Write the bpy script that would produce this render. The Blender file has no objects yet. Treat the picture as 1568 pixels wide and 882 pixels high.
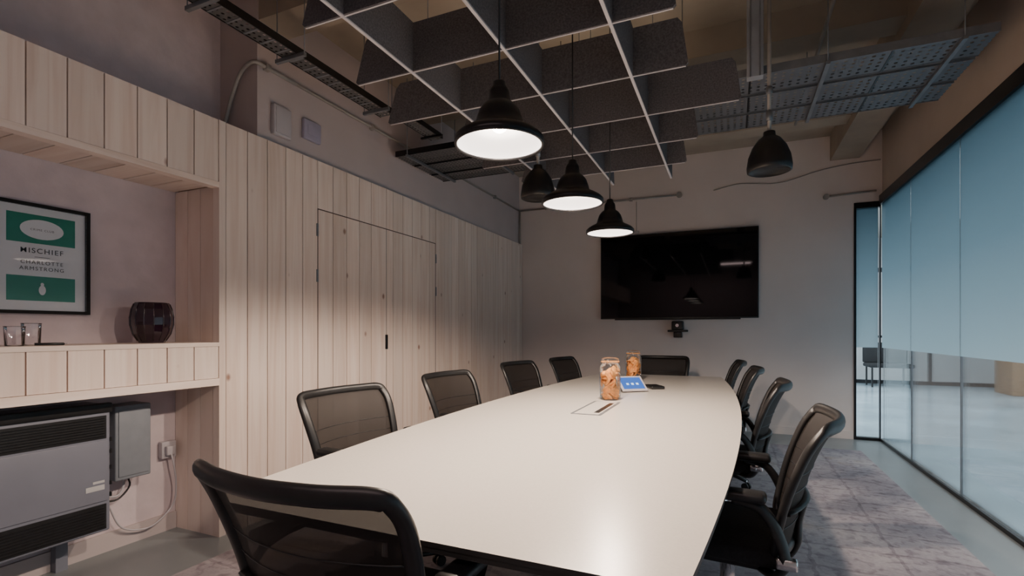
import bpy, bmesh, math, random
from mathutils import Vector, Matrix
random.seed(7)
S=bpy.context.scene
C=S.collection

# ---------------- materials ----------------
def nt(name):
    m=bpy.data.materials.new(name); m.use_nodes=True
    n=m.node_tree.nodes; l=m.node_tree.links
    return m,n,l,n['Principled BSDF'],n['Material Output']
def mat(name,col,rough=.5,metal=0,var=0,scale=20,bump=0,spec=None,emit=None,es=0,coat=0,stretch=(1,1,1)):
    m,n,l,p,o=nt(name)
    p.inputs['Base Color'].default_value=(*col,1); p.inputs['Roughness'].default_value=rough
    p.inputs['Metallic'].default_value=metal
    if spec is not None: p.inputs['Specular IOR Level'].default_value=spec
    if coat: p.inputs['Coat Weight'].default_value=coat
    if emit: p.inputs['Emission Color'].default_value=(*emit,1); p.inputs['Emission Strength'].default_value=es
    if var or bump:
        tc=n.new('ShaderNodeTexCoord'); mp=n.new('ShaderNodeMapping'); mp.inputs['Scale'].default_value=stretch
        no=n.new('ShaderNodeTexNoise'); no.inputs['Scale'].default_value=scale; no.inputs['Detail'].default_value=5
        l.new(tc.outputs['Object'],mp.inputs[0]); l.new(mp.outputs[0],no.inputs['Vector'])
        if var:
            r=n.new('ShaderNodeValToRGB'); r.color_ramp.elements[0].position=.3; r.color_ramp.elements[1].position=.7
            r.color_ramp.elements[0].color=(*[c*(1-var) for c in col],1); r.color_ramp.elements[1].color=(*[min(1,c*(1+var)) for c in col],1)
            l.new(no.outputs[0],r.inputs[0]); l.new(r.outputs[0],p.inputs['Base Color'])
        if bump:
            b=n.new('ShaderNodeBump'); b.inputs['Strength'].default_value=bump; b.inputs['Distance'].default_value=.01
            l.new(no.outputs[0],b.inputs['Height']); l.new(b.outputs[0],p.inputs['Normal'])
    return m
def wood(name,scale,c1,c2):
    m,n,l,p,o=nt(name)
    tc=n.new('ShaderNodeTexCoord'); at=n.new('ShaderNodeAttribute'); at.attribute_name='rnd'
    add=n.new('ShaderNodeVectorMath'); add.operation='MULTIPLY_ADD'
    l.new(at.outputs['Color'],add.inputs[0]); add.inputs[1].default_value=(9,9,9); l.new(tc.outputs['Object'],add.inputs[2])
    mp=n.new('ShaderNodeMapping'); mp.inputs['Scale'].default_value=scale; l.new(add.outputs[0],mp.inputs[0])
    no=n.new('ShaderNodeTexNoise'); no.inputs['Scale'].default_value=1; no.inputs['Detail'].default_value=3; no.inputs['Distortion'].default_value=.8
    l.new(mp.outputs[0],no.inputs['Vector'])
    r=n.new('ShaderNodeValToRGB'); e=r.color_ramp.elements; e[0].position=.28;e[1].position=.60; e[0].color=(*c1,1); e[1].color=(*c2,1)
    l.new(no.outputs[0],r.inputs[0])
    hs=n.new('ShaderNodeHueSaturation'); mr=n.new('ShaderNodeMapRange'); mr.inputs[3].default_value=.90; mr.inputs[4].default_value=1.07
    sp=n.new('ShaderNodeSeparateColor'); l.new(at.outputs['Color'],sp.inputs[0]); l.new(sp.outputs[0],mr.inputs[0]); l.new(mr.outputs[0],hs.inputs['Value']); l.new(r.outputs[0],hs.inputs['Color'])
    vo=n.new('ShaderNodeTexVoronoi'); vo.inputs['Scale'].default_value=1
    mp2=n.new('ShaderNodeMapping'); mp2.inputs['Scale'].default_value=tuple(4.2 if s>5 else 2.8 for s in scale); l.new(add.outputs[0],mp2.inputs[0]); l.new(mp2.outputs[0],vo.inputs['Vector'])
    kr=n.new('ShaderNodeValToRGB'); kr.color_ramp.elements[0].position=.035; kr.color_ramp.elements[1].position=.085
    kr.color_ramp.elements[0].color=(.28,.13,.08,1); kr.color_ramp.elements[1].color=(1,1,1,1); l.new(vo.outputs['Distance'],kr.inputs[0])
    mx=n.new('ShaderNodeMix'); mx.data_type='RGBA'; mx.blend_type='MULTIPLY'; mx.inputs[0].default_value=.8
    l.new(hs.outputs[0],mx.inputs[6]); l.new(kr.outputs[0],mx.inputs[7]); l.new(mx.outputs[2],p.inputs['Base Color'])
    p.inputs['Roughness'].default_value=.5
    return m
def mixshader(name,alpha,col,rough):
    m,n,l,p,o=nt(name)
    p.inputs['Base Color'].default_value=(*col,1); p.inputs['Roughness'].default_value=rough; p.inputs['Specular IOR Level'].default_value=.25
    t=n.new('ShaderNodeBsdfTransparent'); mx=n.new('ShaderNodeMixShader'); mx.inputs[0].default_value=alpha
    l.new(t.outputs[0],mx.inputs[1]); l.new(p.outputs[0],mx.inputs[2]); l.new(mx.outputs[0],o.inputs[0])
    return m
def glass(name,tint=(.9,.96,1),spec=1.0):
    m,n,l,p,o=nt(name); n.remove(p)
    t=n.new('ShaderNodeBsdfTransparent'); t.inputs[0].default_value=(*tint,1)
    g=n.new('ShaderNodeBsdfGlossy'); g.inputs['Roughness'].default_value=.02; g.inputs[0].default_value=(1,1,1,1)
    f=n.new('ShaderNodeFresnel'); f.inputs[0].default_value=1.45
    mu=n.new('ShaderNodeMath'); mu.operation='MULTIPLY'; mu.inputs[1].default_value=spec; l.new(f.outputs[0],mu.inputs[0])
    mx=n.new('ShaderNodeMixShader'); l.new(mu.outputs[0],mx.inputs[0]); l.new(t.outputs[0],mx.inputs[1]); l.new(g.outputs[0],mx.inputs[2]); l.new(mx.outputs[0],o.inputs[0])
    return m
def film():
    m,n,l,p,o=nt('frosted_film'); 
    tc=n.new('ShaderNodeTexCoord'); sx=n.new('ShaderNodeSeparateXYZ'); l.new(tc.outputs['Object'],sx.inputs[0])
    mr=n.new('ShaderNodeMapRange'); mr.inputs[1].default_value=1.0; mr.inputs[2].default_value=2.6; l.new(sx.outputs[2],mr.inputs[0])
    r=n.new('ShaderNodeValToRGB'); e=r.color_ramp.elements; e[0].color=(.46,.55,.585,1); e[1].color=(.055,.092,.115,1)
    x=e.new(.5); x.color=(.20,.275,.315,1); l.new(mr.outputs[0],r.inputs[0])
    t=n.new('ShaderNodeBsdfTranslucent'); l.new(r.outputs[0],t.inputs[0]); l.new(r.outputs[0],p.inputs['Base Color']); p.inputs['Roughness'].default_value=.2
    mx=n.new('ShaderNodeMixShader'); mx.inputs[0].default_value=.2; l.new(t.outputs[0],mx.inputs[1]); l.new(p.outputs[0],mx.inputs[2]); l.new(mx.outputs[0],o.inputs[0])
    return m
def perforated(name,col,pitch=.05,hole=.22,metal=.7,rough=.4):
    m,n,l,p,o=nt(name)
    p.inputs['Base Color'].default_value=(*col,1);p.inputs['Metallic'].default_value=metal;p.inputs['Roughness'].default_value=rough
    tc=n.new('ShaderNodeTexCoord'); sc=n.new('ShaderNodeVectorMath'); sc.operation='SCALE'; sc.inputs['Scale'].default_value=1/pitch
    l.new(tc.outputs['Object'],sc.inputs[0]); fr=n.new('ShaderNodeVectorMath'); fr.operation='FRACTION'; l.new(sc.outputs[0],fr.inputs[0])
    su=n.new('ShaderNodeVectorMath'); su.operation='SUBTRACT'; su.inputs[1].default_value=(.5,.5,.5); l.new(fr.outputs[0],su.inputs[0])
    ml=n.new('ShaderNodeVectorMath'); ml.operation='MULTIPLY'; ml.inputs[1].default_value=(1,1,0); l.new(su.outputs[0],ml.inputs[0])
    ln=n.new('ShaderNodeVectorMath'); ln.operation='LENGTH'; l.new(ml.outputs[0],ln.inputs[0])
    gt=n.new('ShaderNodeMath'); gt.operation='GREATER_THAN'; gt.inputs[1].default_value=hole; l.new(ln.outputs['Value'],gt.inputs[0])
    t=n.new('ShaderNodeBsdfTransparent'); mx=n.new('ShaderNodeMixShader'); l.new(gt.outputs[0],mx.inputs[0]); l.new(t.outputs[0],mx.inputs[1]); l.new(p.outputs[0],mx.inputs[2]); l.new(mx.outputs[0],o.inputs[0])
    return m
def rugmat():
    m,n,l,p,o=nt('distressed_rug'); tc=n.new('ShaderNodeTexCoord')
    def noise(sc,st,det=6,dist=0):
        mp=n.new('ShaderNodeMapping'); mp.inputs['Scale'].default_value=st; l.new(tc.outputs['Object'],mp.inputs[0])
        a=n.new('ShaderNodeTexNoise'); a.inputs['Scale'].default_value=sc; a.inputs['Detail'].default_value=det; a.inputs['Distortion'].default_value=dist; l.new(mp.outputs[0],a.inputs['Vector']); return a
    a=noise(1.6,(1,1,1),8); r=n.new('ShaderNodeValToRGB'); e=r.color_ramp.elements
    e[0].position=.34; e[0].color=(.30,.275,.31,1); e[1].position=.66; e[1].color=(.60,.54,.54,1)
    x=e.new(.5); x.color=(.46,.415,.44,1); l.new(a.outputs[0],r.inputs[0])
    b=noise(11,(1.6,1.6,1),12,.4); r2=n.new('ShaderNodeValToRGB'); r2.color_ramp.elements[0].position=.34; r2.color_ramp.elements[1].position=.50; r2.color_ramp.elements[0].color=(.52,.48,.52,1); r2.color_ramp.elements[1].color=(1,1,1,1); l.new(b.outputs[0],r2.inputs[0])
    c=noise(60,(1,1,1),3); r3=n.new('ShaderNodeValToRGB'); r3.color_ramp.elements[0].position=.35; r3.color_ramp.elements[0].color=(.8,.8,.8,1); r3.color_ramp.elements[1].color=(1.05,1.05,1.05,1); l.new(c.outputs[0],r3.inputs[0])
    d=noise(1.6,(1.3,1,1),6,.5); r4=n.new('ShaderNodeValToRGB'); r4.color_ramp.elements[0].position=.58; r4.color_ramp.elements[1].position=.72; r4.color_ramp.elements[0].color=(0,0,0,1); r4.color_ramp.elements[1].color=(.5,.5,.5,1); l.new(d.outputs[0],r4.inputs[0])
    def mx(a_,b_,t='MULTIPLY',f=1.0):
        k=n.new('ShaderNodeMix'); k.data_type='RGBA'; k.blend_type=t; k.inputs[0].default_value=f; l.new(a_,k.inputs[6])
        if hasattr(b_,'links'): l.new(b_,k.inputs[7])
        else: k.inputs[7].default_value=b_
        return k
    k1=mx(r.outputs[0],r2.outputs[0],'MULTIPLY',.7); k2=mx(k1.outputs[2],r3.outputs[0])
    nz=noise(9,(1,1,1),6); 
    ad=n.new('ShaderNodeVectorMath'); ad.operation='MULTIPLY_ADD'; l.new(nz.outputs['Color'],ad.inputs[0]); ad.inputs[1].default_value=(.07,.07,0); l.new(tc.outputs['Object'],ad.inputs[2])
    br=n.new('ShaderNodeTexBrick'); br.inputs['Scale'].default_value=1; br.inputs['Mortar Size'].default_value=.010; br.inputs['Brick Width'].default_value=.42; br.inputs['Row Height'].default_value=.30; br.offset=.0
    br.inputs['Color1'].default_value=(1,1,1,1); br.inputs['Color2'].default_value=(.94,.92,.95,1); br.inputs['Mortar'].default_value=(.5,.46,.5,1); l.new(ad.outputs[0],br.inputs['Vector'])
    k25=mx(k2.outputs[2],br.outputs['Color'],'MULTIPLY',.5)
    k3=mx(k25.outputs[2],(.40,.27,.15,1),'MIX'); l.new(r4.outputs[0],k3.inputs[0])
    l.new(k3.outputs[2],p.inputs['Base Color']); p.inputs['Roughness'].default_value=.95
    bp=n.new('ShaderNodeBump'); bp.inputs['Strength'].default_value=.4; bp.inputs['Distance'].default_value=.004; l.new(c.outputs[0],bp.inputs['Height']); l.new(bp.outputs[0],p.inputs['Normal'])
    return m
M={}
M['wallw']=mat('painted_wall',(.52,.45,.45),.8,var=.04,scale=3,bump=.05)
M['wallc']=mat('corridor_paint',(.66,.66,.66),.8,var=.04,scale=3)
M['wallb']=mat('painted_wall_back',(.72,.65,.625),.6,var=.04,scale=2,bump=.05)
M['wallr']=mat('painted_bulkhead',(.56,.48,.42),.8,var=.04,scale=3,bump=.05)
M['brick']=mat('painted_rough_wall',(.62,.53,.555),.8,var=.06,scale=9,bump=.5)
M['ceil']=mat('concrete_ceiling',(.38,.325,.265),.9,var=.12,scale=2.5,bump=.2)
M['floor']=mat('resin_floor',(.22,.245,.255),.3,var=.12,scale=1.6,bump=.02)
M['cfloor']=mat('polished_screed',(.46,.56,.62),.18,var=.22,scale=1.1,bump=.03)
M['wood']=wood('pine_vertical',(7,20,1.0),(.74,.585,.50),(.85,.725,.65))
M['woodx']=wood('pine_crossgrain',(1.0,20,7),(.69,.54,.46),(.80,.68,.60))
M['woody']=wood('pine_long',(20,1.0,20),(.74,.59,.50),(.86,.735,.66))
M['gap']=mat('groove_shadow',(.42,.25,.13),.9,var=.05)  # tan backing board, its own colour showing between planks
M['dgap']=mat('door_gap',(.07,.045,.035),.9,var=.05)
M['black']=mat('black_plastic',(.012,.012,.013),.38,var=.2,scale=40)
M['blackm']=mat('black_metal',(.014,.014,.016),.32,metal=.4,var=.1)
M['felt']=mat('grey_felt',(.122,.115,.125),.98,var=.3,scale=110,bump=.3)
M['white']=mat('white_edge',(.60,.57,.60),.5,var=.02)
M['plastw']=mat('white_plastic',(.50,.47,.50),.45,var=.02)
M['plastg']=mat('lilac_plastic',(.38,.36,.47),.45,var=.02)
M['steel']=mat('galvanised_steel',(.22,.235,.26),.42,metal=.5,var=.15,scale=14)
M['zinc']=mat('zinc_strut',(.32,.34,.38),.5,metal=.3,var=.12,scale=9)
M['chrome']=mat('chrome',(.75,.75,.76),.12,metal=1,var=.02)
M['conduit']=mat('painted_conduit',(.36,.34,.32),.5,metal=.3,var=.06)
M['tray']=perforated('perforated_steel',(.155,.165,.19),.045,.22,.4,.48)
M['trayd']=perforated('perforated_dark_steel',(.13,.13,.135),.035,.24,.4,.5)
M['mesh']=mixshader('chair_mesh',.93,(.015,.0115,.010),.6)
M['fabric']=mat('black_fabric',(.014,.014,.016),.85,var=.3,scale=120,bump=.3)
M['top']=mat('cream_laminate',(.68,.635,.58),.27,var=.03,scale=160,bump=.02)
M['edge']=mat('dark_table_edge',(.03,.027,.025),.5,var=.1)
M['screen']=mat('tv_screen',(.004,.004,.005),.04,var=.01,spec=.35)
M['green']=mat('poster_green',(.01,.20,.135),.5,var=.05)
M['paper']=mat('poster_paper',(.74,.73,.77),.6,var=.02)
M['ink']=mat('poster_ink',(.05,.05,.06),.6,var=.02)
M['vase']=mat('aubergine_glass',(.018,.006,.014),.12,var=.2,coat=.6)
M['glass']=glass('clear_glass',(.96,.985,.985),.7)
M['jar']=glass('jar_glass',(.985,.985,.98),.8)
M['pglass']=glass('picture_glass',(1,1,1),.6)
M['film']=film()
M['cookie']=mat('cookie',(.80,.36,.11),.75,var=.3,scale=60,bump=.5)
M['hgrey']=mat('heater_grey_enamel',(.19,.20,.245),.38,var=.06,scale=4)
M['boxg']=mat('grey_box',(.21,.23,.26),.5,var=.05)
M['label']=mat('paper_label',(.5,.5,.5),.6,var=.02)
M['lampin']=mat('white_enamel',(.9,.88,.85),.4,var=.01,emit=(1,.88,.82),es=2.2)  # emission stands in for lamp light bouncing inside the shade
M['bulb']=mat('lit_bulb',(1,1,1),.3,var=.01,emit=(1,.9,.78),es=20)
M['tabscr']=mat('lit_touchscreen',(.03,.08,.3),.2,var=.02,emit=(.05,.16,.6),es=.6)
M['tabic']=mat('lit_icons',(.5,.7,.9),.2,var=.02,emit=(.4,.7,1),es=.7)
M['rug']=rugmat()
M['crate']=mat('plywood',(.38,.22,.12),.6,var=.2,scale=5,stretch=(1,1,8))
M['led']=mat('light_diffuser',(1,1,1),.4,var=.01,emit=(1,.95,.9),es=1.2)  # glowing face of the added fill fixture
M['pframe']=mat('black_lacquer_frame',(.008,.008,.009),.6,var=.1,spec=.25)
M['tumb']=glass('tumbler_glass',(.97,.97,.98),1.6)

# ---------------- mesh helpers ----------------
class B:
    def __init__(s): s.bm=bmesh.new(); s.mats=[]; s.lay=s.bm.loops.layers.float_color.new('rnd')
    def mi(s,k):
        if k not in s.mats: s.mats.append(k)
        return s.mats.index(k)
    def face(s,vs,k,smooth=False,rc=(0,0,0,1)):
        try: f=s.bm.faces.new(vs)
        except ValueError: return
        f.material_index=s.mi(k); f.smooth=smooth
        for lp in f.loops: lp[s.lay]=rc
        return f
    def box(s,a,b,k,rnd=False,M4=None,bev=0):
        rc=(random.random(),random.random(),random.random(),1) if rnd else (0.5,0,0,1)
        x0,y0,z0=[min(p,q) for p,q in zip(a,b)]; x1,y1,z1=[max(p,q) for p,q in zip(a,b)]
        if bev>0:
            t=bmesh.new(); bmesh.ops.create_cube(t,size=1)
            for v in t.verts: v.co=Vector(((x0+x1)/2+v.co.x*(x1-x0),(y0+y1)/2+v.co.y*(y1-y0),(z0+z1)/2+v.co.z*(z1-z0)))
            bmesh.ops.bevel(t,geom=t.edges[:],offset=bev,segments=3,affect='EDGES',profile=.5)
            mp={}
            for v in t.verts: mp[v]=s.bm.verts.new(M4@v.co if M4 else v.co)
            for f in t.faces: s.face([mp[v] for v in f.verts],k,True,rc)
            t.free(); return
        c=[Vector(p) for p in [(x0,y0,z0),(x1,y0,z0),(x1,y1,z0),(x0,y1,z0),(x0,y0,z1),(x1,y0,z1),(x1,y1,z1),(x0,y1,z1)]]
        v=[s.bm.verts.new(M4@p if M4 else p) for p in c]
        for q in [(3,2,1,0),(4,5,6,7),(0,1,5,4),(1,2,6,5),(2,3,7,6),(3,0,4,7)]: s.face([v[i] for i in q],k,False,rc)
    def tube(s,pts,r,k,seg=10,closed=False,r2=None,up=None,caps=True):
        pts=[Vector(p) for p in pts]; n=len(pts); rings=[]; r2=r2 or r
        prev=None
        for i,p in enumerate(pts):
            if closed: t=(pts[(i+1)%n]-pts[i-1])
            else: t=pts[min(i+1,n-1)]-pts[max(i-1,0)]
            t.normalize()
            u=Vector(up) if up else (prev if prev else (Vector((0,0,1)) if abs(t.z)<.9 else Vector((1,0,0))))
            a=(u-t*u.dot(t))
            if a.length<1e-4: a=t.orthogonal()
            a.normalize(); b=t.cross(a); prev=a
            rings.append([s.bm.verts.new(p+a*math.cos(2*math.pi*j/seg)*r+b*math.sin(2*math.pi*j/seg)*r2) for j in range(seg)])
        m=n if closed else n-1
        for i in range(m):
            A=rings[i];Bq=rings[(i+1)%n]
            for j in range(seg): s.face([A[j],A[(j+1)%seg],Bq[(j+1)%seg],Bq[j]],k,True)
        if not closed and caps: s.face(rings[0][::-1],k); s.face(rings[-1],k)
    def lathe(s,prof,c,k,seg=32,ks=None):
        c=Vector(c); rings=[]
        for r,z in prof:
            rings.append([s.bm.verts.new(c+Vector((max(r,1e-4)*math.cos(2*math.pi*j/seg),max(r,1e-4)*math.sin(2*math.pi*j/seg),z))) for j in range(seg)])
        for i in range(len(rings)-1):
            kk=ks[i] if ks else k
            for j in range(seg): s.face([rings[i][j],rings[i][(j+1)%seg],rings[i+1][(j+1)%seg],rings[i+1][j]],kk,True)
    def prism(s,poly,z0,z1,k,ktop=None,kbot=None):
        a=[s.bm.verts.new((x,y,z0)) for x,y in poly]; b=[s.bm.verts.new((x,y,z1)) for x,y in poly]
        n=len(poly); s.face(a[::-1],kbot or k); s.face(b,ktop or k)
        for i in range(n): s.face([a[i],a[(i+1)%n],b[(i+1)%n],b[i]],k)
    def poly3(s,pts,th,k):
        a=[s.bm.verts.new(Vector(p)) for p in pts]; b=[s.bm.verts.new(Vector(p)+Vector(th)) for p in pts]; n=len(pts)
        s.face(a[::-1],k); s.face(b,k)
        for i in range(n): s.face([a[i],a[(i+1)%n],b[(i+1)%n],b[i]],k)
    def obj(s,name,parent=None,loc=(0,0,0),rot=(0,0,0),normals=True):
        me=bpy.data.meshes.new(name)
        if normals: bmesh.ops.recalc_face_normals(s.bm,faces=s.bm.faces[:])
        s.bm.to_mesh(me); s.bm.free()
        for k in s.mats: me.materials.append(M[k])
        return link(name,me,parent,loc,rot)
def link(name,data,parent=None,loc=(0,0,0),rot=(0,0,0)):
    o=bpy.data.objects.new(name,data); C.objects.link(o); o.location=loc; o.rotation_euler=rot
    if parent: o.parent=parent
    return o
def empty(name,loc=(0,0,0),rot=(0,0,0)):
    o=bpy.data.objects.new(name,None); o.empty_display_size=.1; C.objects.link(o); o.location=loc; o.rotation_euler=rot; return o
def crom(pts,n=6,closed=False):
    P=[Vector(p) for p in pts]; out=[]; N=len(P); rng=N if closed else N-1
    for i in range(rng):
        if closed: a,b,c,d=P[i-1],P[i],P[(i+1)%N],P[(i+2)%N]
        else: a,b,c,d=P[max(i-1,0)],P[i],P[i+1],P[min(i+2,N-1)]
        for j in range(n):
            t=j/n; out.append(.5*((2*b)+(c-a)*t+(2*a-5*b+4*c-d)*t*t+(3*b-a-3*c+d)*t**3))
    if not closed: out.append(P[-1])
    return out

# ---------------- room ----------------
XL=-2.736; XR=1.508; YB=6.64; ZC=3.40; YN=-2.0; XN=-3.13
def simple(name,*boxes):
    b=B()
    for a,c,k in boxes: b.box(a,c,k)
    return b.obj(name)
simple('floor',((-3.4,YN-.1,-.1),(XR+.02,YB+.15,0),'floor'))
simple('floor_corridor',((XR+.02,YN-.1,-.1),(9,15,0),'cfloor'),((-3.4,YB+.15,-.1),(XR+.02,15,0),'cfloor'))
simple('ceiling',((-3.4,YN-.1,ZC),(XR+.15,YB+.15,ZC+.15),'ceil'))
simple('wall_back',((-3.3,YB,0),(1.246,YB+.12,ZC),'wallb'),((1.246,YB,2.62),(XR+.15,YB+.12,ZC),'wallb'))
simple('wall_left',((-3.3,2.30,0),(-2.785,YB,ZC),'wallw'))
simple('wall_left_recess',((-3.3,YN,0),(XN,2.30,ZC),'brick'))
simple('wall_near',((-3.3,YN-.1,0),(XR+.1,YN,ZC),'wallw'))
simple('wall_right',((XR,YN,2.68),(XR+.15,YB,ZC),'wallr'))
simple('ceiling_beam',((1.02,YN,3.12),(1.30,YB,ZC),'ceil'))
for y in (.3,2.15,3.75,5.35): simple('ceiling_beam',((-3.13 if y<2 else -2.785,y+.16,3.20),(1.02,y+.40,ZC),'ceil'))
# corridor shell
simple('wall_corridor_far',((-3.4,15,0),(9,15.1,3.5),'wallc'))
simple('wall_corridor_side',((9,YN,0),(9.1,15,3.5),'wallc'))
simple('wall_corridor_end',((XR+.16,YN-.2,0),(9,YN-.1,3.5),'wallc'))
simple('wall_corridor_inner',((-3.4,YB+.16,0),(-3.3,15,3.5),'wallc'))
simple('ceiling_corridor',((XR+.16,YN-.1,3.5),(9,15,3.6),'ceil'),((-3.4,YB+.16,3.5),(XR+.16,15,3.6),'ceil'))

# wood cladding
b=B(); PW=.1455
b.box((-2.784,2.04,0),(-2.762,YB-.004,2.42),'gap')
dy0,dy1=2.305*1.2,3.615*1.2; dz=1.2*1.735
y=2.045
def splitplank(y0,y1):
    segs=[(0,2.43)]
    if y1>dy0+.02 and y0<dy1-.02: segs=[(0.01,dz-.004),(dz+.004,2.43)]
    for z0,z1 in segs: b.box((-2.762,y0+.003,z0),(XL,y1-.003,z1),'wood',rnd=True)
seams=[]
while y<YB-.02:
    seams.append(y); y+=PW
seams.append(YB-.006)
for e in (dy0,dy1,(dy0+dy1)/2):
    i=min(range(len(seams)),key=lambda i:abs(seams[i]-e)); seams[i]=e
for i in range(len(seams)-1): splitplank(seams[i],seams[i+1])
b.box((-2.784,2.0,0),(XL+.004,2.042,2.43),'wood',rnd=True)
y=2.0; 
b.box((-2.784,YN,2.05),(-2.762,2.0,2.42),'gap')
while y>YN+.05:
    b.box((-2.762,y-PW+.003,2.07),(XL,y-.003,2.43),'wood',rnd=True)
    b.box((XN+.002,y-PW+.003,2.05),(-2.786,y-.003,2.066),'woodx',rnd=True)
    b.box((-2.762,y-PW+.003,.928),(XL,y-.003,1.112),'wood',rnd=True)
    y-=PW
b.box((-2.79,YN,2.036),(XL+.004,2.0,2.068),'woody',rnd=True)
b.box((XN+.002,YN,2.405),(-2.764,2.0,2.425),'woody',rnd=True)
b.box((XN+.002,2.0,2.405),(-2.786,2.298,2.425),'woody',rnd=True)
x=XN+.002
while x<-2.79:
    x1=min(x+.115,-2.786)
    b.box((x+.0015,2.002,0.0),(x1-.0015,2.02,2.048),'wood',rnd=True); x=x1
b.box((XN+.002,2.02,0),(-2.786,2.298,2.40),'gap')
b.box((XN+.002,YN,1.112),(XL+.006,2.0,1.135),'woody',rnd=True)
b.box((-2.784,YN,.93),(-2.762,2.0,1.11),'gap')
b.box((XN+.002,YN,.885),(XL+.006,2.0,.926),'woody',rnd=True)
b.obj('wall_panelling_wood')
d=B()
for yy in (dy0-.006,dy1+.006):
    for z in (1.93,1.6,.35): d.box((XL,yy-.008,z-.045),(XL+.006,yy+.008,z+.045),'steel')
ym=(dy0+dy1)/2
d.box((XL,ym-.016,1.045),(XL+.010,ym+.012,1.17),'blackm',bev=.003)
for yy in (dy0,dy1): d.box((XL,yy-.0035,.01),(XL+.0008,yy+.0035,dz+.004),'dgap')
d.box((XL,dy0,dz-.0035),(XL+.0008,dy1,dz+.0035),'dgap')
d.box((XL,ym-.002,.01),(XL+.0008,ym+.002,dz),'dgap')
d.obj('door_1')

# ---------------- glazing ----------------
def pane(name,a,c,zt,axis):
    b=B(); x0,y0=a; x1,y1=c
    if axis=='y':
        b.box((x0-.005,y0+.004,.03),(x0+.005,y1-.004,zt),'glass')
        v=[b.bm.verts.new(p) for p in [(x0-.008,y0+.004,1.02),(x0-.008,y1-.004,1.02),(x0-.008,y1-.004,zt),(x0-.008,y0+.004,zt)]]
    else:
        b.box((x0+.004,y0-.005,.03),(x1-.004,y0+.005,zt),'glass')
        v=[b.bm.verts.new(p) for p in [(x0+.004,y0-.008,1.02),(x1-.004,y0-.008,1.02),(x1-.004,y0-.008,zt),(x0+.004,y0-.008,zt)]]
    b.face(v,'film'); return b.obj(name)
ys=[6.62,5.66,4.58,3.5,2.42,1.34,.26,-.9,-1.98]
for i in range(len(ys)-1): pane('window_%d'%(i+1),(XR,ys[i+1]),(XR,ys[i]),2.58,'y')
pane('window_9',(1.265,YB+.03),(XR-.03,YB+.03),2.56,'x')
b=B()
b.box((XR-.03,YN,2.58),(XR+.05,YB+.02,2.68),'blackm')
b.box((XR-.02,YN,0),(XR+.02,YB+.02,.028),'blackm')
b.box((1.246,YB-.01,2.56),(XR-.02,YB+.06,2.62),'blackm')
b.box((1.246,YB-.01,0),(XR-.02,YB+.06,.03),'blackm')
b.box((1.246,YB-.01,.03),(1.268,YB+.06,2.56),'blackm')
b.box((XR-.024,YB-.0,.03),(XR-.012,YB+.04,2.58),'blackm')
for y in ys[1:-1]: b.box((XR-.007,y-.003,.03),(XR+.007,y+.003,2.58),'steel')
b.obj('trim_1')
b=B()
for x in (2.6,4.0,5.6,7.2): b.box((x,13.9,0),(x+.06,13.98,2.6),'blackm')
b.box((2.6,13.9,2.55),(7.26,13.98,2.65),'blackm'); b.box((2.6,13.9,0),(7.26,13.98,.08),'blackm'); b.box((2.6,13.9,1.05),(7.26,13.98,1.1),'blackm')
b.obj('glazed_partition_frame')
b=B(); b.box((4.75,12.2,0),(6.3,12.9,1.15),'crate',bev=.01); b.box((4.7,12.15,1.15),(6.35,12.95,1.19),'crate')
for x in (5.2,5.7): b.box((x,12.19,.05),(x+.015,12.2,1.1),'blackm')
b.obj('reception_counter')
b=B(); b.box((2.7,12.9,.42),(3.5,13.5,.5),'fabric',bev=.03); b.box((2.7,13.4,.5),(3.5,13.55,.95),'fabric',bev=.03)
for x in (2.75,3.42):
    for y in (12.95,13.45): b.box((x,y,0),(x+.03,y+.03,.43),'blackm')
b.obj('lounge_chair')

# ---------------- rug ----------------
b=B(); b.box((-2.5,.25,.0),(1.18,5.97,.010),'rug'); b.obj('area_rug')

# ---------------- table ----------------
T=empty('conference_table',(0,0,0))
xc=-.70; y0,y1=.935,5.45
def half(y): return .75-.128*((y-3.1)/2.2)**2
def outline(ins=0):
    pts=[]; N=40; r=.035; ya,yb=y0+ins,y1-ins
    R=[(xc+half(y)-ins,y) for y in [ya+r+(yb-ya-2*r)*i/N for i in range(N+1)]]
    L=[(2*xc-x,y) for x,y in R][::-1]
    xe=R[-1][0]
    pts+=R
    for a in (30,60,90): pts.append((xe-r+r*math.cos(math.radians(a)),yb-r+r*math.sin(math.radians(a))))
    for a in (90,120,150): pts.append((2*xc-xe+r+r*math.cos(math.radians(a)),yb-r+r*math.sin(math.radians(a))))
    pts+=L
    xn=R[0][0]
    for a in (210,240,270): pts.append((2*xc-xn+r+r*math.cos(math.radians(a)),ya+r+r*math.sin(math.radians(a))))
    for a in (270,300,330): pts.append((xn-r+r*math.cos(math.radians(a)),ya+r+r*math.sin(math.radians(a))))
    return pts
b=B(); b.prism(outline(0),.728,.74,'edge',ktop='top'); b.prism(outline(.004),.714,.728,'edge'); b.obj('table_top',T)
b=B()
for y in (1.75,3.2,4.75):
    for s in (-1,1):
        b.tube([(xc+s*.08,y,.70),(xc+s*.27,y,.03)],.028,'blackm',seg=4,r2=.028)
    b.box((xc-.32,y-.03,.010),(xc+.32,y+.03,.04),'blackm',bev=.006)
    b.box((xc-.45,y-.03,.68),(xc+.45,y+.03,.714),'blackm')
b.box((xc-.03,1.75,.66),(xc+.03,4.75,.70),'blackm')
b.obj('table_legs',T)
b=B(); hx,hy=-.738,2.97
b.box((hx-.085,hy-.27,.7402),(hx+.085,hy+.27,.7425),'steel'); b.box((hx-.07,hy-.255,.7425),(hx+.07,hy+.255,.7432),'top')
b.box((hx+.03,hy-.2,.7432),(hx+.06,hy+.2,.7442),'black')
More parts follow.
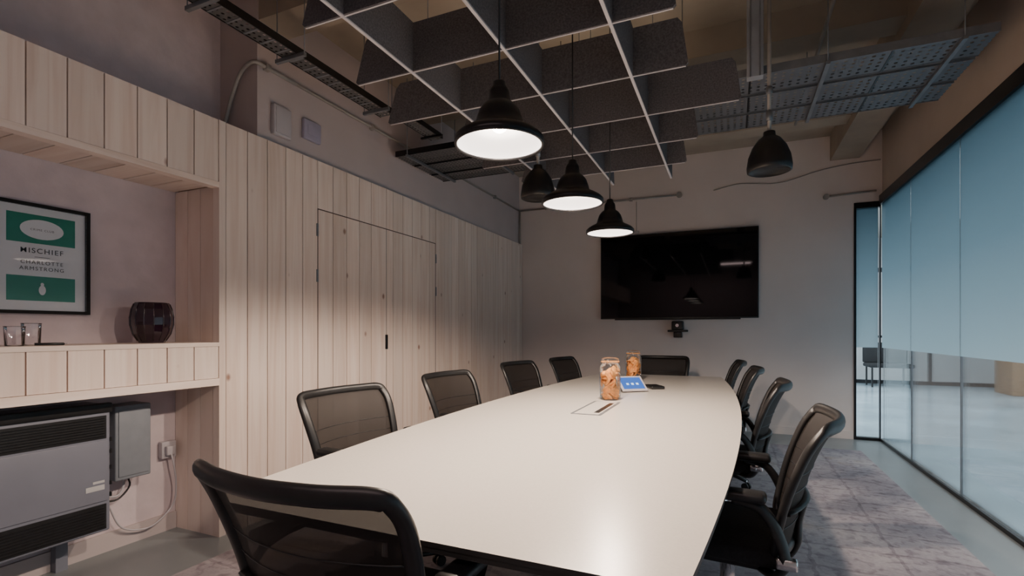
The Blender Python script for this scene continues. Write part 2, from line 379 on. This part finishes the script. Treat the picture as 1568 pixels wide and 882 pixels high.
b.obj('cable_hatch',T)

# ---------------- chairs ----------------
def bp(s,t,off=0):
    w=.46+.075*min(1,t*1.3)
    return Vector((s*w/2,-.21-.09*t-.055*t**4+.06*s*s+off,.46+.43*t))
def loop():
    P=[]; 
    for s,t in [(-.8,0),(0,-.01),(.8,0),(.97,.06),(1,.2),(1,.5),(1,.8),(.985,.945),(.90,.998),(.5,1.0),(0,1.0),(-.5,1.0),(-.90,.998),(-.985,.945),(-1,.8),(-1,.5),(-1,.2),(-.97,.06)]: P.append(bp(s,t))
    return crom(P,5,True)
parts=[]
b=B(); b.tube(loop(),.014,'black',seg=12,closed=True,r2=.022,up=(0,1,0))
b.tube([bp(s/6,.36,-.012) for s in range(-6,7)],.006,'black',seg=8,r2=.012)
parts.append(('back_frame',b))
b=B(); NX,NZ=14,16
g=[[b.bm.verts.new(bp(-.985+1.97*i/NX,.01+.975*j/NZ)) for i in range(NX+1)] for j in range(NZ+1)]
for j in range(NZ):
    for i in range(NX): b.face([g[j][i],g[j][i+1],g[j+1][i+1],g[j+1][i]],'mesh',True)
for t in (.22,.5,.64): b.tube([bp(s/6*.98,t,-.001) for s in range(-6,7)],.0018,'black',seg=6)
parts.append(('back_mesh',b))
b=B()
b.box((-.245,-.20,.425),(.245,.26,.485),'fabric',bev=.028)
b.box((-.20,-.16,.40),(.20,.20,.43),'black',bev=.01)
parts.append(('seat',b))
b=B()
for s in (-1,1):
    b.tube(crom([(s*.15,-.10,.405),(s*.24,-.16,.415),(s*.270,-.19,.47),(s*.275,-.17,.56),(s*.278,-.12,.635),(s*.28,-.04,.655)],6),.012,'black',seg=8,r2=.020)
    b.box((s*.28-.032,-.14,.650),(s*.28+.032,.15,.684),'black',bev=.014)
    b.box((s*.268-.018,-.225,.452),(s*.268+.010,-.165,.488),'chrome',bev=.006)
    b.tube([(s*.225,-.195,.475),(s*.266,-.19,.47)],.012,'chrome',seg=8)
b.tube(crom([(0,-.02,.40),(0,-.17,.385),(0,-.225,.44),(0,-.232,.53),(0,-.255,.615)],6),.014,'black',seg=8,r2=.035)
parts.append(('armrests',b))
b=B()
b.lathe([(0,.40),(.05,.40),(.055,.385),(.026,.375),(.026,.22),(.034,.215),(.034,.115),(.05,.105),(.05,.075),(0,.075)],(0,0,0),'chrome',20)
for i in range(5):
    a=math.radians(90+72*i); dx,dy=math.cos(a),math.sin(a)
    b.tube([(dx*.03,dy*.03,.095),(dx*.17,dy*.17,.088),(dx*.29,dy*.29,.066)],.013,'black',seg=8,r2=.020,up=(0,0,1))
    px,py=-dy,dx
    c=Vector((dx*.285,dy*.285,.0))
    b.tube([c+Vector((0,0,.05)),c+Vector((0,0,.072))],.008,'chrome',seg=8)
    for q in (-1,1): b.tube([c+Vector((px*.006*q,py*.006*q,.0262)),c+Vector((px*.024*q,py*.024*q,.0262))],.0262,'black',seg=14)
parts.append(('swivel_base',b))
meshes=[]
for nme,bb in parts:
    o=bb.obj(nme,normals=(nme!='back_mesh')); meshes.append((nme,o.data)); bpy.data.objects.remove(o)
def chair(bx_,by_,face_deg):
    a=math.radians(face_deg); d=Vector((-math.sin(a),math.cos(a)))
    o=empty('office_chair',(bx_+.355*d.x,by_+.355*d.y,.010),(0,0,a))
    for n_,me in meshes: link(n_,me,o)
chair(-.825,.682,-1)
chair(-1.83,1.97,-95)
chair(-1.84,2.98,-95)
chair(-1.86,4.27,-100)
chair(-1.72,5.16,-100)
chair(.34,2.02,85)
chair(.30,3.20,86)
chair(.22,4.33,92)
chair(.12,5.22,94)
chair(-.71,5.97,180)

# ---------------- pendants ----------------
def pendant(x,y,zr=1.812):
    P=empty('pendant_lamp',(x,y,zr))
    b=B(); R=.145
    prof=[(R,0),(R+.003,.006),(R+.002,.018),(R-.010,.030),(.116,.042),(.094,.052),(.081,.063),(.075,.085),(.067,.110),(.052,.130),(.036,.141),(.033,.172),(.030,.182),(.022,.192),(.020,.206),(.010,.212),(0,.212)]
    b.lathe(prof,(0,0,0),'blackm',40)
    b.obj('shade_outer',P)
    b=B(); b.tube([((R-.002)*math.cos(t*math.pi/24),(R-.002)*math.sin(t*math.pi/24),.0) for t in range(48)],.0045,'blackm',closed=True,seg=8,up=(0,0,1)); b.obj('rolled_rim',P)
    b=B(); prof=[(R-.002,.001),(R-.006,.014),(R-.016,.026),(.112,.037),(.090,.047),(.076,.060),(.070,.085),(.062,.106),(.045,.124),(.0,.130)]
    b.lathe(prof,(0,0,0),'lampin',40); b.obj('shade_inner',P)
    b=B(); pr=[(0,.040)]+[(.030*math.sin(t*math.pi/8),.070-.030*math.cos(t*math.pi/8)) for t in range(1,8)]+[(.014,.105),(.014,.128),(0,.128)]
    b.lathe(pr,(0,0,0),'bulb',20); b.obj('bulb',P)
    b=B(); b.tube([(0,0,.21),(0,0,ZC-zr-.03)],.0035,'black',seg=8); b.lathe([(0,ZC-zr-.05),(.03,ZC-zr-.045),(.045,ZC-zr-.001),(0,ZC-zr-.001)],(0,0,0),'black',20)
    b.obj('cord',P)
    li=bpy.data.lights.new('pendant_light','SPOT'); li.energy=84; li.color=(1,.80,.645); li.shadow_soft_size=.03; li.spot_size=math.radians(166); li.spot_blend=.35
    link('pendant_glow',li,P,(0,0,.008))
for x,y in ((-.70,1.50),(-.70,2.33),(-.695,3.12)): pendant(x,y)

def bell(x,y,zb,d=.245):
    P=empty('pendant_speaker',(x,y,zb)); R=d/2
    b=B(); b.lathe([(0,.012),(R*.82,.012),(R*.9,0),(R*.98,.004),(R,.03),(R*.93,.09),(R*.76,.145),(R*.5,.19),(R*.28,.21),(R*.26,.235),(0,.24)],(0,0,0),'black',36); b.obj('housing',P)
    b=B(); b.tube([(0,0,.235),(0,0,ZC-zb)],.011,'conduit',seg=10); b.tube([(0,0,.30),(0,0,.36)],.018,'steel',seg=10); b.tube([(0,0,.46),(0,0,.50)],.018,'steel',seg=10); b.obj('drop_rod',P)
bell(.205,3.33,2.14); bell(-1.26,3.35,2.14)

# ---------------- acoustic baffles ----------------
b=B(); Z0=2.48; H=.24; th=.009
LX=[-1.446,-.945,-.461]; RY=[1.12,1.60,2.083,2.56,3.054,3.54,4.02]
for x in LX:
    ys_,ye=.75,4.38
    b.poly3([(x-th,ys_,Z0),(x-th,ye,Z0),(x-th,ye-.035,Z0+H),(x-th,ys_,Z0+H)],(2*th,0,0),'felt')
    b.box((x-th*.8,ys_,Z0-.006),(x+th*.8,ye+.002,Z0+.0),'white')
left={0:-1.6,1:-1.66,2:-1.79,3:-1.95,4:-1.72,5:-1.80,6:-1.66}; right={0:-.2,1:-.21,2:-.20,3:-.19,4:.05,5:-.20,6:-.31}
for i,y in enumerate(RY):
    a,c=left[i],right[i]
    b.poly3([(a,y-th,Z0+.012),(a+.012,y-th,Z0),(c-.012,y-th,Z0),(c,y-th,Z0+.012),(c-.028,y-th,Z0+H-.03),(c-.05,y-th,Z0+H-.002),(a+.09,y-th,Z0+H-.002),(a+.06,y-th,Z0+H-.03)],(0,2*th,0),'felt')
    b.box((a+.012,y-th*.4,Z0-.003),(c-.012,y+th*.4,Z0+.0),'white')
for x in LX:
    for y in (1.30,2.22,3.3,4.2):
        b.tube([(x,y,Z0+H-.02),(x,y,ZC-.001)],.0025,'steel',seg=6)
b.obj('acoustic_baffle_grid')

# ---------------- cable trays / conduits ----------------
def tray(bm,x0,x1,y0,y1,z,k,side=.045,along='x'):
    bm.box((x0,y0,z),(x1,y1,z+.002),k)
    sk='steel' if k=='tray' else 'blackm'
    if along=='x':
        for y in (y0,y1): bm.box((x0,y-.002,z-.004),(x1,y+.002,z+side),sk)
    else:
        for x in (x0,x1): bm.box((x-.002,y0,z-.004),(x+.002,y1,z+side),sk)
ZT=2.76
b=B()
for (a,c) in ((3.40,3.66),(3.70,3.96),(4.0,4.26)): tray(b,-.95,1.28,a,c,ZT,'tray')
for x in (-.9,-.3,.5,1.12):
    b.box((x,3.38,ZT-.022),(x+.022,4.28,ZT-.004),'steel')
    for y in (3.39,4.27): b.tube([(x+.011,y,ZT-.02),(x+.011,y,3.40 if x<1 else 3.12)],.003,'steel',seg=6)
for x in (-.55,.1,.82):
    for (a,c) in ((3.40,3.66),(3.70,3.96),(4.0,4.26)): b.box((x,a,ZT-.003),(x+.012,c,ZT+.0),'blackm')
b.obj('cable_tray')
b=B()
for (a,c) in ((3.66,3.92),(3.95,4.21),(4.24,4.46)): tray(b,-2.72,-1.02,a,c,ZT-.02,'trayd')
for x in (-2.6,-1.95,-1.2):
    b.box((x,3.64,ZT-.042),(x+.022,4.48,ZT-.024),'steel')
    for y in (3.65,4.47): b.tube([(x+.011,y,ZT-.04),(x+.011,y,3.40)],.004,'steel',seg=6)
b.obj('cable_tray')
b=B(); tray(b,-2.345,-2.235,1.50,2.98,2.76,'trayd',.04,'y')
for y in (1.58,2.1,2.85):
    b.box((-2.40,y,2.735),(-2.18,y+.02,2.756),'steel')
    for x in (-2.395,-2.185): b.tube([(x,y+.01,2.74),(x,y+.01,3.40)],.003,'steel',seg=6)
for i in range(14): b.box((-2.345,1.55+i*.1,2.757),(-2.235,1.562+i*.1,2.760),'steel')
b.obj('cable_tray')
b=B(); tray(b,-2.31,-2.20,3.03,3.60,2.80,'trayd',.035,'y')
for y in (3.1,3.5):
    b.box((-2.35,y,2.782),(-2.15,y+.02,2.796),'blackm'); 
    for x in (-2.345,-2.155): b.tube([(x,y+.01,2.79),(x,y+.01,3.40)],.003,'steel',seg=6)
b.obj('cable_tray')
b=B(); b.box((.085,3.33,2.72),(.175,3.39,ZC),'zinc',bev=.004); b.box((.10,3.326,2.72),(.108,3.331,ZC),'steel'); b.box((.152,3.326,2.72),(.160,3.331,ZC),'steel'); b.obj('hanging_strut')
b=B(); zc=2.91; xw=-2.765
b.tube(crom([(-3.10,2.27,2.44),(-3.05,2.27,2.55),(-2.98,2.27,2.72),(-2.90,2.27,2.86),(-2.79,2.27,zc),(xw,2.36,zc),(xw,2.6,zc)],6),.013,'conduit')
b.tube([(xw,2.6,zc),(xw,YB-.02,zc)],.011,'conduit'); b.tube([(xw,YB-.02,zc),(xw,YB-.02,2.43)],.011,'conduit')
b.tube([(xw,YB-.018,zc),(-.60,YB-.018,zc)],.011,'conduit')
for p in ((xw,2.36,zc),(xw,3.4,zc),(xw,4.6,zc),(xw,5.8,zc),(xw+.4,YB-.018,zc),(-1.2,YB-.018,zc)): b.box((p[0]-.02,p[1]-.02,p[2]-.02),(p[0]+.02,p[1]+.018,p[2]+.02),'conduit',bev=.004)
b.tube([(-.60,YB-.04,zc),(-.60,YB,zc)],.035,'conduit',seg=16)
b.obj('conduit')
b=B()
b.tube([(.98,YB-.018,2.715),(1.45,YB-.018,2.735)],.011,'conduit'); b.tube([(.98,YB-.04,2.715),(.98,YB,2.715)],.03,'conduit',seg=16); b.obj('conduit')
b=B(); b.tube(crom([(-.2,YB-.01,2.92),(.1,YB-.01,2.97),(.5,YB-.01,2.93),(.9,YB-.01,3.02),(1.2,YB-.01,3.06),(1.49,YB-.01,3.07)],5),.006,'conduit',seg=6)
b.obj('wall_cable')
b=B()
b.tube([(-.4,2.9,3.15),(.98,2.9,3.15)],.012,'conduit'); b.tube([(.55,.6,3.14),(.55,5.4,3.14)],.012,'conduit')
b.box((.51,2.86,3.12),(.59,2.94,3.40),'conduit',bev=.005)
b.box((-.42,2.87,3.12),(-.36,2.93,3.40),'conduit')
b.obj('ceiling_conduit')
b=B(); b.box((-2.785,2.40,2.50),(-2.75,2.545,2.70),'plastw',bev=.008); b.box((-2.75,2.415,2.515),(-2.745,2.53,2.685),'plastw',bev=.002); b.obj('access_point_box')
b=B(); b.box((-2.785,2.66,2.565),(-2.755,2.82,2.705),'plastg',bev=.008); b.box((-2.757,2.69,2.60),(-2.751,2.79,2.67),'plastg',bev=.002); b.obj('alarm_box')

# ---------------- TV + camera ----------------
b=B(); b.box((-1.587,YB-.065,1.357),(.295,YB-.03,2.44),'black',bev=.006); b.box((-1.575,YB-.0665,1.372),(.283,YB-.0645,2.43),'screen')
b.box((-.9,YB-.03,1.7),(-.4,YB,2.1),'black'); b.box((-1.4,YB-.067,1.342),(.1,YB-.05,1.358),'black'); b.obj('wall_television')
b=B(); cx=-.613
b.box((cx-.12,YB-.10,1.19),(cx+.12,YB-.03,1.215),'black',bev=.006); b.box((cx-.07,YB-.13,1.215),(cx+.07,YB-.02,1.325),'black',bev=.015)
b.tube([(cx,YB-.155,1.27),(cx,YB-.125,1.27)],.035,'blackm',seg=20); b.tube([(cx,YB-.158,1.27),(cx,YB-.154,1.27)],.02,'chrome',seg=16)
b.box((cx-.05,YB-.09,1.12),(cx+.05,YB,1.19),'blackm',bev=.006); b.box((cx-.02,YB-.03,1.15),(cx+.02,YB,1.25),'blackm')
b.obj('conference_camera')
b=B(); b.box((-1.16,YB-.03,2.47),(-1.10,YB,2.50),'plastw',bev=.004); b.tube([(-1.13,YB-.015,2.5),(-1.13,YB-.015,2.88)],.004,'conduit',seg=6); b.obj('sensor_box')

# ---------------- niche objects ----------------
F=empty('framed_poster',(XN,1.3475,1.553))
b=B(); hw,hh=.195,.268
for a,c in (((0,-hw,hh-.016),(.03,hw,hh)),((0,-hw,-hh),(.03,hw,-hh+.016)),((0,-hw,-hh+.016),(.03,-hw+.016,hh-.016)),((0,hw-.016,-hh+.016),(.03,hw,hh-.016))): b.box(a,c,'pframe')
b.obj('frame',F)
b=B(); b.box((.002,-hw+.01,-hh+.01),(.012,hw-.01,hh-.01),'paper'); 
b.box((.012,-.135,.075),(.0128,.135,.215),'green'); b.box((.012,-.135,-.205),(.0128,.135,-.085),'green')
vs=[b.bm.verts.new((.0134,.075*math.cos(t*math.pi/14)*1.15,.145+.048*math.sin(t*math.pi/14))) for t in range(28)]
b.face(vs,'paper')
vs=[b.bm.verts.new((.0134,.014*math.cos(t*math.pi/10),-.152+.024*math.sin(t*math.pi/10))) for t in range(20)]; b.face(vs,'paper')
vs=[b.bm.verts.new((.0134,.007*math.cos(t*math.pi/8),-.124+.009*math.sin(t*math.pi/8))) for t in range(16)]; b.face(vs,'paper')
b.box((.012,-.03,.008),(.0128,.03,.010),'ink')
b.obj('print',F)
def txt(s_,z,size,off=.0):
    c=bpy.data.curves.new('lettering','FONT'); c.body=s_; c.size=size; c.align_x='CENTER'; c.space_character=1.25; c.extrude=.0003; c.offset=off; c.materials.append(M['ink'])
    o=link('lettering',c,F,(.0132,0,z),(math.pi/2,0,math.pi/2))
txt('MISCHIEF',.028,.034,.0002); txt('CHARLOTTE',-.026,.025); txt('ARMSTRONG',-.056,.025)
txt('CRIME CLUB',.138,.014)
b=B(); b.box((.024,-hw+.017,-hh+.017),(.0255,hw-.017,hh-.017),'pglass'); b.obj('glazing',F)

b=B(); pr=[(0,0),(.062,0),(.066,.012),(.088,.05),(.100,.10),(.101,.14),(.094,.185),(.083,.215),(.080,.222),(.074,.218),(.080,.18),(.085,.10),(.05,.03),(0,.028)]
b.lathe(pr,(0,0,0),'vase',14)
for f in b.bm.faces: f.smooth=False
for i in range(14):
    a=2*math.pi*(i)/14; 
    b.tube([(r*math.cos(a)*1.003,r*math.sin(a)*1.003,z) for r,z in pr[2:8]],.003,'vase',seg=6)
b.obj('faceted_vase',loc=(-2.95,1.76,1.135))
def tumbler(x,y,h=.085,r=.036):
    b=B(); b.lathe([(0,0),(r*.85,0),(r*.9,.004),(r,h)],(0,0,0),'tumb',24)
    b.tube([(r*math.cos(t*math.pi/12),r*math.sin(t*math.pi/12),h) for t in range(24)],.0016,'tumb',closed=True,seg=6,up=(0,0,1)); b.obj('glass_tumbler',loc=(x,y,1.135))
tumbler(-2.86,1.14); tumbler(-2.95,1.235,.10); tumbler(-2.85,1.05)
b=B(); b.tube([(-2.84,1.20,1.142),(-2.80,1.29,1.142)],.006,'black'); b.tube([(-2.80,1.29,1.142),(-2.795,1.30,1.142)],.003,'chrome'); b.obj('marker_pen')

# heater
Hh=empty('wall_heater',(0,0,0))
b=B(); hx0,hx1=XN+.02,-2.90; ya,yb=.1,1.53
b.box((hx0,ya,.19),(hx1,yb,.83),'hgrey',bev=.01)
b.box((hx1-.005,ya+.02,.66),(hx1+.004,yb-.02,.775),'black'); b.box((hx1-.005,ya+.02,.205),(hx1+.004,yb-.02,.33),'black')
b.box((hx1-.02,ya,.79),(hx1+.012,yb+.004,.838),'black',bev=.006)
b.box((hx1,ya+.01,.345),(hx1+.006,yb-.012,.65),'hgrey',bev=.003)
for z in [.672+.0125*i for i in range(8)]: b.box((hx1+.003,ya+.03,z),(hx1+.008,yb-.03,z+.004),'blackm')
for z in [.215+.0135*i for i in range(8)]: b.box((hx1+.003,ya+.03,z),(hx1+.008,yb-.03,z+.004),'blackm')
for z in (.36,.42,.50,.58,.64): b.box((hx1-.03,yb-.002,z),(hx1+.002,yb+.006,z+.02),'black')
b.box((hx1+.006,1.45,.44),(hx1+.0075,1.50,.452),'label'); b.box((hx1+.006,1.42,.405),(hx1+.0075,1.50,.43),'label')
b.obj('casing',Hh)
b=B()
for y in (.25,1.38): b.box((XN+.016,y,.0),(XN+.06,y+.05,.2),'hgrey')
b.obj('feet',Hh)
b=B(); b.box((XN,1.60,.40),(XN+.14,1.78,.80),'boxg',bev=.008); b.box((XN+.14,1.615,.42),(XN+.145,1.765,.78),'boxg',bev=.002)
b.tube(crom([(XN+.05,1.68,.405),(XN+.05,1.69,.35),(XN+.05,1.66,.30),(XN+.05,1.60,.31)],5),.006,'plastw',seg=8)
b.tube(crom([(XN+.05,1.70,.405),(XN+.05,1.72,.34),(XN+.05,1.66,.28),(XN+.05,1.58,.29)],5),.005,'black',seg=8)
b.obj('junction_box')
b=B(); b.box((XN,1.90,.44),(XN+.04,1.985,.54),'plastw',bev=.006); b.box((XN+.04,1.915,.46),(XN+.065,1.965,.515),'plastw',bev=.006)
b.tube(crom([(XN+.06,1.94,.47),(XN+.07,1.95,.40),(XN+.06,1.97,.28),(XN+.06,1.95,.16),(XN+.05,1.85,.075),(XN+.05,1.75,.08),(XN+.05,1.67,.13),(XN+.05,1.62,.25),(XN+.05,1.60,.30)],6),.005,'plastw',seg=8)
b.obj('power_socket')
simple('baseboard_left',((XN,YN,0),(XN+.015,2.0,.10),'wallw'))
simple('baseboard_back',((-2.73,YB-.012,0),(1.24,YB,.09),'wallb'))

# ---------------- table objects ----------------
def jar(x,y,h=.28,r=.07,n=16):
    P=empty('cookie_jar',(x,y,.7405))
    b=B(); b.lathe([(0,0),(r*.9,0),(r,.012),(r,h*.74),(r*.93,h*.80),(r*.78,h*.84),(r*.78,h*.87),(r*.82,h*.875),(r*.82,h*.89),(r*.74,h*.89)],(0,0,0),'jar',32); b.obj('jar_body',P)
    b=B(); b.lathe([(0,h*.90),(r*.82,h*.90),(r*.86,h*.93),(r*.82,h*.965),(r*.6,h*.99),(0,h)],(0,0,0),'jar',32); b.obj('jar_lid',P)
    b=B(); b.tube([(r*.84*math.cos(t*math.pi/12),r*.84*math.sin(t*math.pi/12),h*.895) for t in range(24)],.0035,'cookie',closed=True,seg=6)
    b.tube([(r*.82*math.cos(t*math.pi/12),r*.82*math.sin(t*math.pi/12),h*.855) for t in range(24)],.0018,'chrome',closed=True,seg=6)
    b.tube(crom([(-.02,-r*.8,h*.855),(-.02,-r*.95,h*.8),(-.015,-r*1.05,h*.86),(0,-r*1.0,h*.95),(.015,-r*1.05,h*.86),(.02,-r*.95,h*.8),(.02,-r*.8,h*.855)],4),.0018,'chrome',seg=6)
    b.obj('clip_and_seal',P)
    b=B(); random.seed(int(x*100)+5)
    z=.020
    while z<h*.70:
        for q in range(3):
            a=random.random()*6.28+q*2.09; rr=r*.42
            c=Vector((rr*math.cos(a),rr*math.sin(a),z+random.uniform(-.006,.006)))
            rot=Matrix.Rotation(random.uniform(-1.3,1.3),4,'X')@Matrix.Rotation(random.uniform(-1.3,1.3),4,'Y')
            cr=r*.54; t=.006
            prof=[(0,-t),(cr*.85,-t),(cr,-t*.3),(cr,t*.3),(cr*.85,t),(0,t*1.2)]
            rings=[]
            for pr_,pz in prof: rings.append([b.bm.verts.new(Matrix.Translation(c)@rot@Vector((max(pr_,1e-4)*math.cos(6.283*j/14),max(pr_,1e-4)*math.sin(6.283*j/14),pz))) for j in range(14)])
            for i in range(len(rings)-1):
                for j in range(14): b.face([rings[i][j],rings[i][(j+1)%14],rings[i+1][(j+1)%14],rings[i+1][j]],'cookie',True)
        z+=.021
    # keep everything inside the jar wall and above the jar base
    for v in b.bm.verts:
        rr=math.hypot(v.co.x,v.co.y)
        if rr>r*.93: v.co.x*=r*.93/rr; v.co.y*=r*.93/rr
        v.co.z=max(v.co.z,.004)
    b.obj('cookies',P)
jar(-.749,3.37,.285); jar(-.834,4.72,.285,.073)
P=empty('touch_panel',(-.69,3.88,.7405),(0,0,math.radians(38)))
RM=Matrix.Translation((0,-.02,.022))@Matrix.Rotation(math.radians(38),4,'X')
b=B()
b.box((-.105,-.03,.0),(.105,.13,.012),'plastw',M4=RM,bev=.004)
b.box((-.088,-.012,.012),(.088,.112,.0135),'tabscr',M4=RM)
for i in range(3): b.box((-.05+.04*i,.03,.0135),(-.03+.04*i,.05,.0142),'tabic',M4=RM)
b.box((-.07,.0,.0),(.07,.08,.04),'black',bev=.006); b.obj('body',P)
b=B(); b.box((-.055,-.09,0),(.055,.09,.025),'black',bev=.01); b.box((-.04,-.07,.025),(.04,.03,.027),'blackm',bev=.001); b.obj('conference_handset',loc=(-.57,4.17,.7405),rot=(0,0,.5))

# added fill light shaped as a linear fixture, unseen behind the camera
b=B(); b.box((-1.9,-1.0,2.95),(.5,-.88,3.01),'white',bev=.005); b.box((-1.88,-.985,2.946),(.48,-.895,2.951),'led')
for x in (-1.6,.2): b.tube([(x,-.94,3.0),(x,-.94,ZC)],.003,'steel',seg=6)
b.obj('linear_ceiling_light')

# ---------------- lights ----------------
def area(name,loc,rot,sx_,sy_,e,col):
    l=bpy.data.lights.new(name,'AREA'); l.shape='RECTANGLE'; l.size=sx_; l.size_y=sy_; l.energy=e; l.color=col
    return link(name,l,None,loc,rot)
area('corridor_daylight',(4.6,6,3.4),(0,0,0),5,13,760,(.78,.90,1.0))
area('corridor_daylight_far',(0,11,3.4),(0,0,0),5,5,230,(.78,.90,1.0))
area('rear_strip_light',(-.7,-.94,2.93),(0,0,0),2.3,.3,20,(1,.73,.72))  # added pinkish fill for the room, sits under the invented fixture
area('ceiling_uplight',(-.9,2.6,2.85),(math.pi,0,0),1.0,2.6,4,(1,.78,.56))

# world
w=bpy.data.worlds.new('World'); S.world=w; w.use_nodes=True
w.node_tree.nodes['Background'].inputs[0].default_value=(.35,.45,.6,1); w.node_tree.nodes['Background'].inputs[1].default_value=.3

# ---------------- camera ----------------
cam=bpy.data.cameras.new('camera'); cam.sensor_width=36; cam.lens=36*770/1568; cam.shift_y=66/1568; cam.clip_start=.05
co=link('camera',cam,None,(0,0,1.2),(math.pi/2,0,math.atan(336/770)))
S.camera=co
